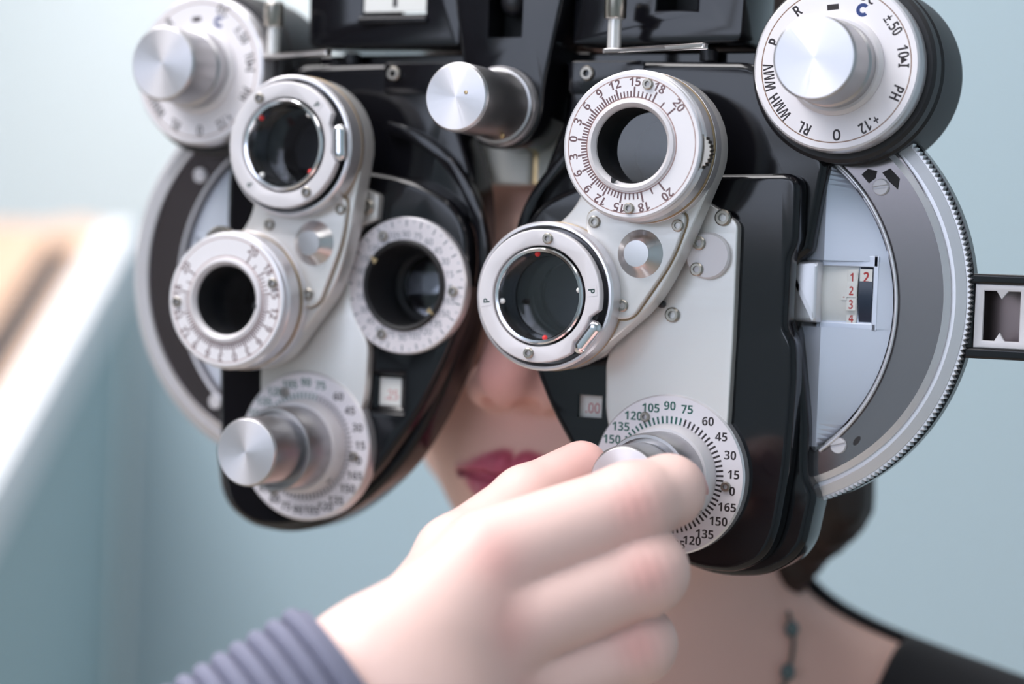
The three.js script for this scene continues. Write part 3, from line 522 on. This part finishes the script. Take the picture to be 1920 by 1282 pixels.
function body(x, y, z) {
  const i = x > 0 ? 0 : 1;
  let d = smin(F.cranium(x, y, z), F.face(x, y, z), 20); d = smin(d, F.cheek[i](x, y, z), 20); d = smin(d, F.chin(x, y, z), 18); d = smin(d, F.jaw[i](x, y, z), 16); d = smin(d, F.muzzle(x, y, z), 14);
  d = smin(d, F.nose(x, y, z), 9); d = smin(d, F.ala[i](x, y, z), 4); d = smin(d, F.upper[i](x, y, z), 4); d = smin(d, F.lower(x, y, z), 4); d = smax(d, -F.slit(x, y, z), 1.2); d = smax(d, -F.nostril[i](x, y, z), 2);
  d = smin(d, F.ear[i](x, y, z), 6);
  return smin(d, torso(x, y, z), 14);
}
const lipLow = (x, y, z) => Math.min(F.upper[x > 0 ? 0 : 1](x, y, z), F.lower(x, y, z));
part('body', meshField(body, [-190, -236, -214], [190, 146, -4], 1.5, (x, y, z) => {
  let c = [0.81, 0.51, 0.43]; c = mix3(c, [0.80, 0.39, 0.35], 0.9 * near(x, y, z, [0, -10, -14], 17)); c = mix3(c, [0.72, 0.38, 0.32], 0.5 * (near(x, y, z, [42, -12, -48], 26) + near(x, y, z, [-42, -12, -48], 26)));
  return mix3(c, [0.50, 0.10, 0.16], clamp01(1.6 - lipLow(x, y, z) / 1.4) * (z > -46 && y > -54 && y < -31 ? 1 : 0));
}), skinMat({ roughness: 0.5 }), patient);
// black top: a shell over the shoulders, open round neck and upper chest
part('black_top', meshField((x, y, z) => smax(smax(torso(x, y, z) - 3.6, -(torso(x, y, z) + 6), 0.5), -Math.max(Math.abs(x) - 92 - 0.12 * (y + 100), -(z + 141 + 0.05 * Math.abs(x)), -y - 205), 3), [-190, -234, -214], [190, -70, -60], 2.6), std({ color: lin(0.006, 0.006, 0.009), roughness: 0.85 }), patient, 'black wide-necked top');
// chin-length brown hair
const strand = noiseTexture(256, 0, 1, [12, 1], 4, 21);
part('hair', meshField((x, y, z) => { const s = x > 0 ? 1 : -1; let d = ell([0, 56, -135], [82, 94, 96])(x, y, z); d = smax(d, z + 92 - Math.max(0, y - 58) * 1.5, 6); if (s > 0) { d = smin(d, cone([66, 44, -128], [66, -52, -132], 26, 15)(x, y, z), 14); d = smin(d, cone([66, -50, -132], [50, -84, -134], 15, 8)(x, y, z), 8); } else d = smin(d, cone([-58, 44, -140], [-46, -40, -156], 24, 14)(x, y, z), 14); return d + 0.9 * Math.sin(x * 0.9 + z * 0.7 + Math.sin(y * 0.06) * 2) * 0.6; }, [-100, -100, -230], [104, 160, -14], 2.4), std({ color: lin(0.020, 0.009, 0.006), roughness: 0.5, bumpMap: strand, bumpScale: 0.0006 }), patient, 'dark brown chin-length hair');

// necklace: beads on a fine chain, lying on the skin
{
  const nk = thing('necklace', 'fine chain necklace with small grey-green beads on the patient', 'necklace');
  nk.position.x = -0.003;
  const onSkin = (x, y) => { let z = -20; while (z > -200 && body(x, y, z) > 1.2) z -= 0.5; return [x, y, z]; };
  const path = [[60, -88], [63, -94], [64.5, -100], [64.5, -107], [63, -114], [60, -122], [55, -131], [45, -142], [36, -155], [22, -168], [4, -176], [-14, -172], [-30, -160], [-42, -144], [-50, -128], [-55, -112], [-56, -96]].map(([x, y]) => onSkin(x, y));
  part('chain', tube(path, 0.7, 160, 6), std({ color: lin(0.13, 0.14, 0.13), roughness: 0.4, metalness: 0.8 }), nk);
  const curve = new THREE.CatmullRomCurve3(path.map((p) => new THREE.Vector3(...p)));
  const bead = std({ color: lin(0.10, 0.15, 0.16), roughness: 0.3 }), bg = new THREE.SphereGeometry(2.4, 16, 12);
  for (let k = 0; k < 20; k++) { const p = curve.getPointAt(0.02 + k * 0.0495), b = part('bead', bg, bead, nk); b.position.copy(p).add(new THREE.Vector3(0, 0, 0.8)); b.scale.set(1, 1.15, 0.9); }
}

// ---------------------------------------------------------------- the examiner's hand on the cylinder axis knob
const examiner = thing('person', 'hand and striped grey sleeve of the examiner turning the axis knob', 'person');
const H = {
  index: [[40, -51.6, 77, 12.6], [69, -37.8, 57, 10.8], [74.4, -34.6, 46, 9], [71.6, -35.6, 33, 7.6]],
  middle: [[44, -68.6, 78, 12], [73, -54.2, 57, 10.8], [63.5, -57.5, 38, 9.2], [53, -60, 31, 8.2]],
  ring: [[43.5, -86.2, 74, 11.4], [70.2, -73.4, 53, 9.8], [61, -75.5, 34, 8.8], [51, -77, 28, 8]],
  little: [[41, -102, 68, 10.6], [59.5, -92, 48, 8.8], [52, -93, 31, 8], [44, -92, 27, 7.2]],
  thumb: [[27, -76, 94, 14], [25, -54, 67, 10.6], [33.6, -40.2, 44, 8.8], [41.8, -32.4, 26.5, 7.6]],
};
const HF = Object.fromEntries(Object.entries(H).map(([k, j]) => [k, chain(j, 3)]));
const palm = [cone([26, -77, 112], [40, -53, 76], 15, 12), cone([30, -85, 113], [43, -70, 77], 15.5, 12), cone([35, -93, 110], [43, -86, 73], 15, 11.6), cone([40, -101, 106], [41, -101, 68], 14.5, 10.6), cone([27, -76, 98], [30, -58, 69], 14, 10.5)], wristF = [cone([27, -80, 113], [-8, -112, 146], 17, 20), cone([36, -94, 110], [2, -126, 144], 16.5, 19)];
const web = cone([28, -54, 66], [39, -48.5, 63], 6, 5);
const wrinkles = ['index', 'middle', 'ring'].map((k) => { const a = H[k][0], b = H[k][1], r = b[3], v = new THREE.Vector3(b[0] - a[0], b[1] - a[1], b[2] - a[2]).normalize(); return { at: [b[0] + 0.42 * r, b[1] + 0.1 * r, b[2] + 0.88 * r], dir: [v.x, v.y, v.z] }; });   // skin folds over the middle joints
function handField(x, y, z) {
  let d = palm[0](x, y, z); for (let i = 1; i < palm.length; i++) d = smin(d, palm[i](x, y, z), 10);
  for (const w of wristF) d = smin(d, w(x, y, z), 14);
  d = smin(d, web(x, y, z), 8);
  d = smin(d, HF.thumb(x, y, z), 6);
  let fin = HF.index(x, y, z); for (const k of ['middle', 'ring', 'little']) fin = smin(fin, HF[k](x, y, z), 0.15);
  d = smin(d, fin, 4);
  for (const w of wrinkles) { const q = near(x, y, z, w.at, 6.5); if (q > 0.02) d += 0.11 * q * Math.sin(((x - w.at[0]) * w.dir[0] + (y - w.at[1]) * w.dir[1] + (z - w.at[2]) * w.dir[2]) * 1.9); }
  return d;
}
// index nail: a shallow plate on the outer side of the fingertip
const handCol = (x, y, z) => {
  let c = [0.87, 0.61, 0.55]; const pink = [0.80, 0.36, 0.33];
  for (const k of ['index', 'middle', 'ring', 'little']) {
    const on = (j, r) => [H[k][j][0] + 0.42 * r, H[k][j][1] + 0.1 * r, H[k][j][2] + 0.9 * r];
    c = mix3(c, pink, 0.6 * near(x, y, z, on(1, 10.5), 6.5)); c = mix3(c, pink, 0.5 * near(x, y, z, on(0, 12), 8)); c = mix3(c, pink, 0.5 * near(x, y, z, H[k][3].slice(0, 3), 11));
  }
  return mix3(c, pink, 0.6 * near(x, y, z, H.thumb[3].slice(0, 3), 14));
};
part('hand', meshField(handField, [-40, -150, 6], [92, -18, 170], 1.15, handCol), skinMat({ roughness: 0.42 }), examiner);
{
  // nail of the index finger
  const a = new THREE.Vector3(...H.index[2].slice(0, 3)), b = new THREE.Vector3(...H.index[3].slice(0, 3));
  const g = new THREE.SphereGeometry(1, 24, 16).scale(4.6, 5.6, 1.1);
  const out = new THREE.Vector3(0.80, 0.42, 0.42).normalize(), along = b.clone().sub(a).normalize(), side = along.clone().cross(out).normalize(), o2 = side.clone().cross(along);
  g.applyMatrix4(new THREE.Matrix4().makeBasis(side, along, o2)); const p = b.clone().addScaledVector(o2, 7.2).addScaledVector(along, -0.5); g.translate(p.x, p.y, p.z);
  part('nail', g, phys({ color: lin(0.74, 0.38, 0.36), roughness: 0.3 }), examiner, 'index fingernail');
}
{
  // ribbed cuff: rolls of knit round the forearm
  const a = new THREE.Vector3(26, -84, 116), b = new THREE.Vector3(-32, -139, 170), axis = b.clone().sub(a).normalize();
  const prof = [], L = a.distanceTo(b), N = 20, step = L / N;
  prof.push([24.5, 0.6], [26.5, -1.2]);
  for (let k = 0; k < N; k++) for (let j = 0; j <= 8; j++) { const t = j / 8; prof.push([27 + k * 0.28 + 2.1 * Math.sqrt(Math.max(0, 1 - (2 * t - 1) ** 2)), (k + t) * step]); }
  const g = turn(prof, 0, 0, 72, 70).scale(1.0, 0.86, 1);
  const up = new THREE.Vector3(0.55, -0.1, 0.8), side = up.clone().cross(axis).normalize(), o2 = axis.clone().cross(side);
  g.applyMatrix4(new THREE.Matrix4().makeBasis(side, o2, axis)); g.translate(a.x, a.y, a.z);
  part('sleeve', g, std({ color: lin(0.17, 0.175, 0.25), roughness: 0.75, bumpMap: repeated(strand, 8, 2), bumpScale: 0.0003 }), examiner, 'ribbed blue-grey cuff');
}

renderer.render(scene, camera);
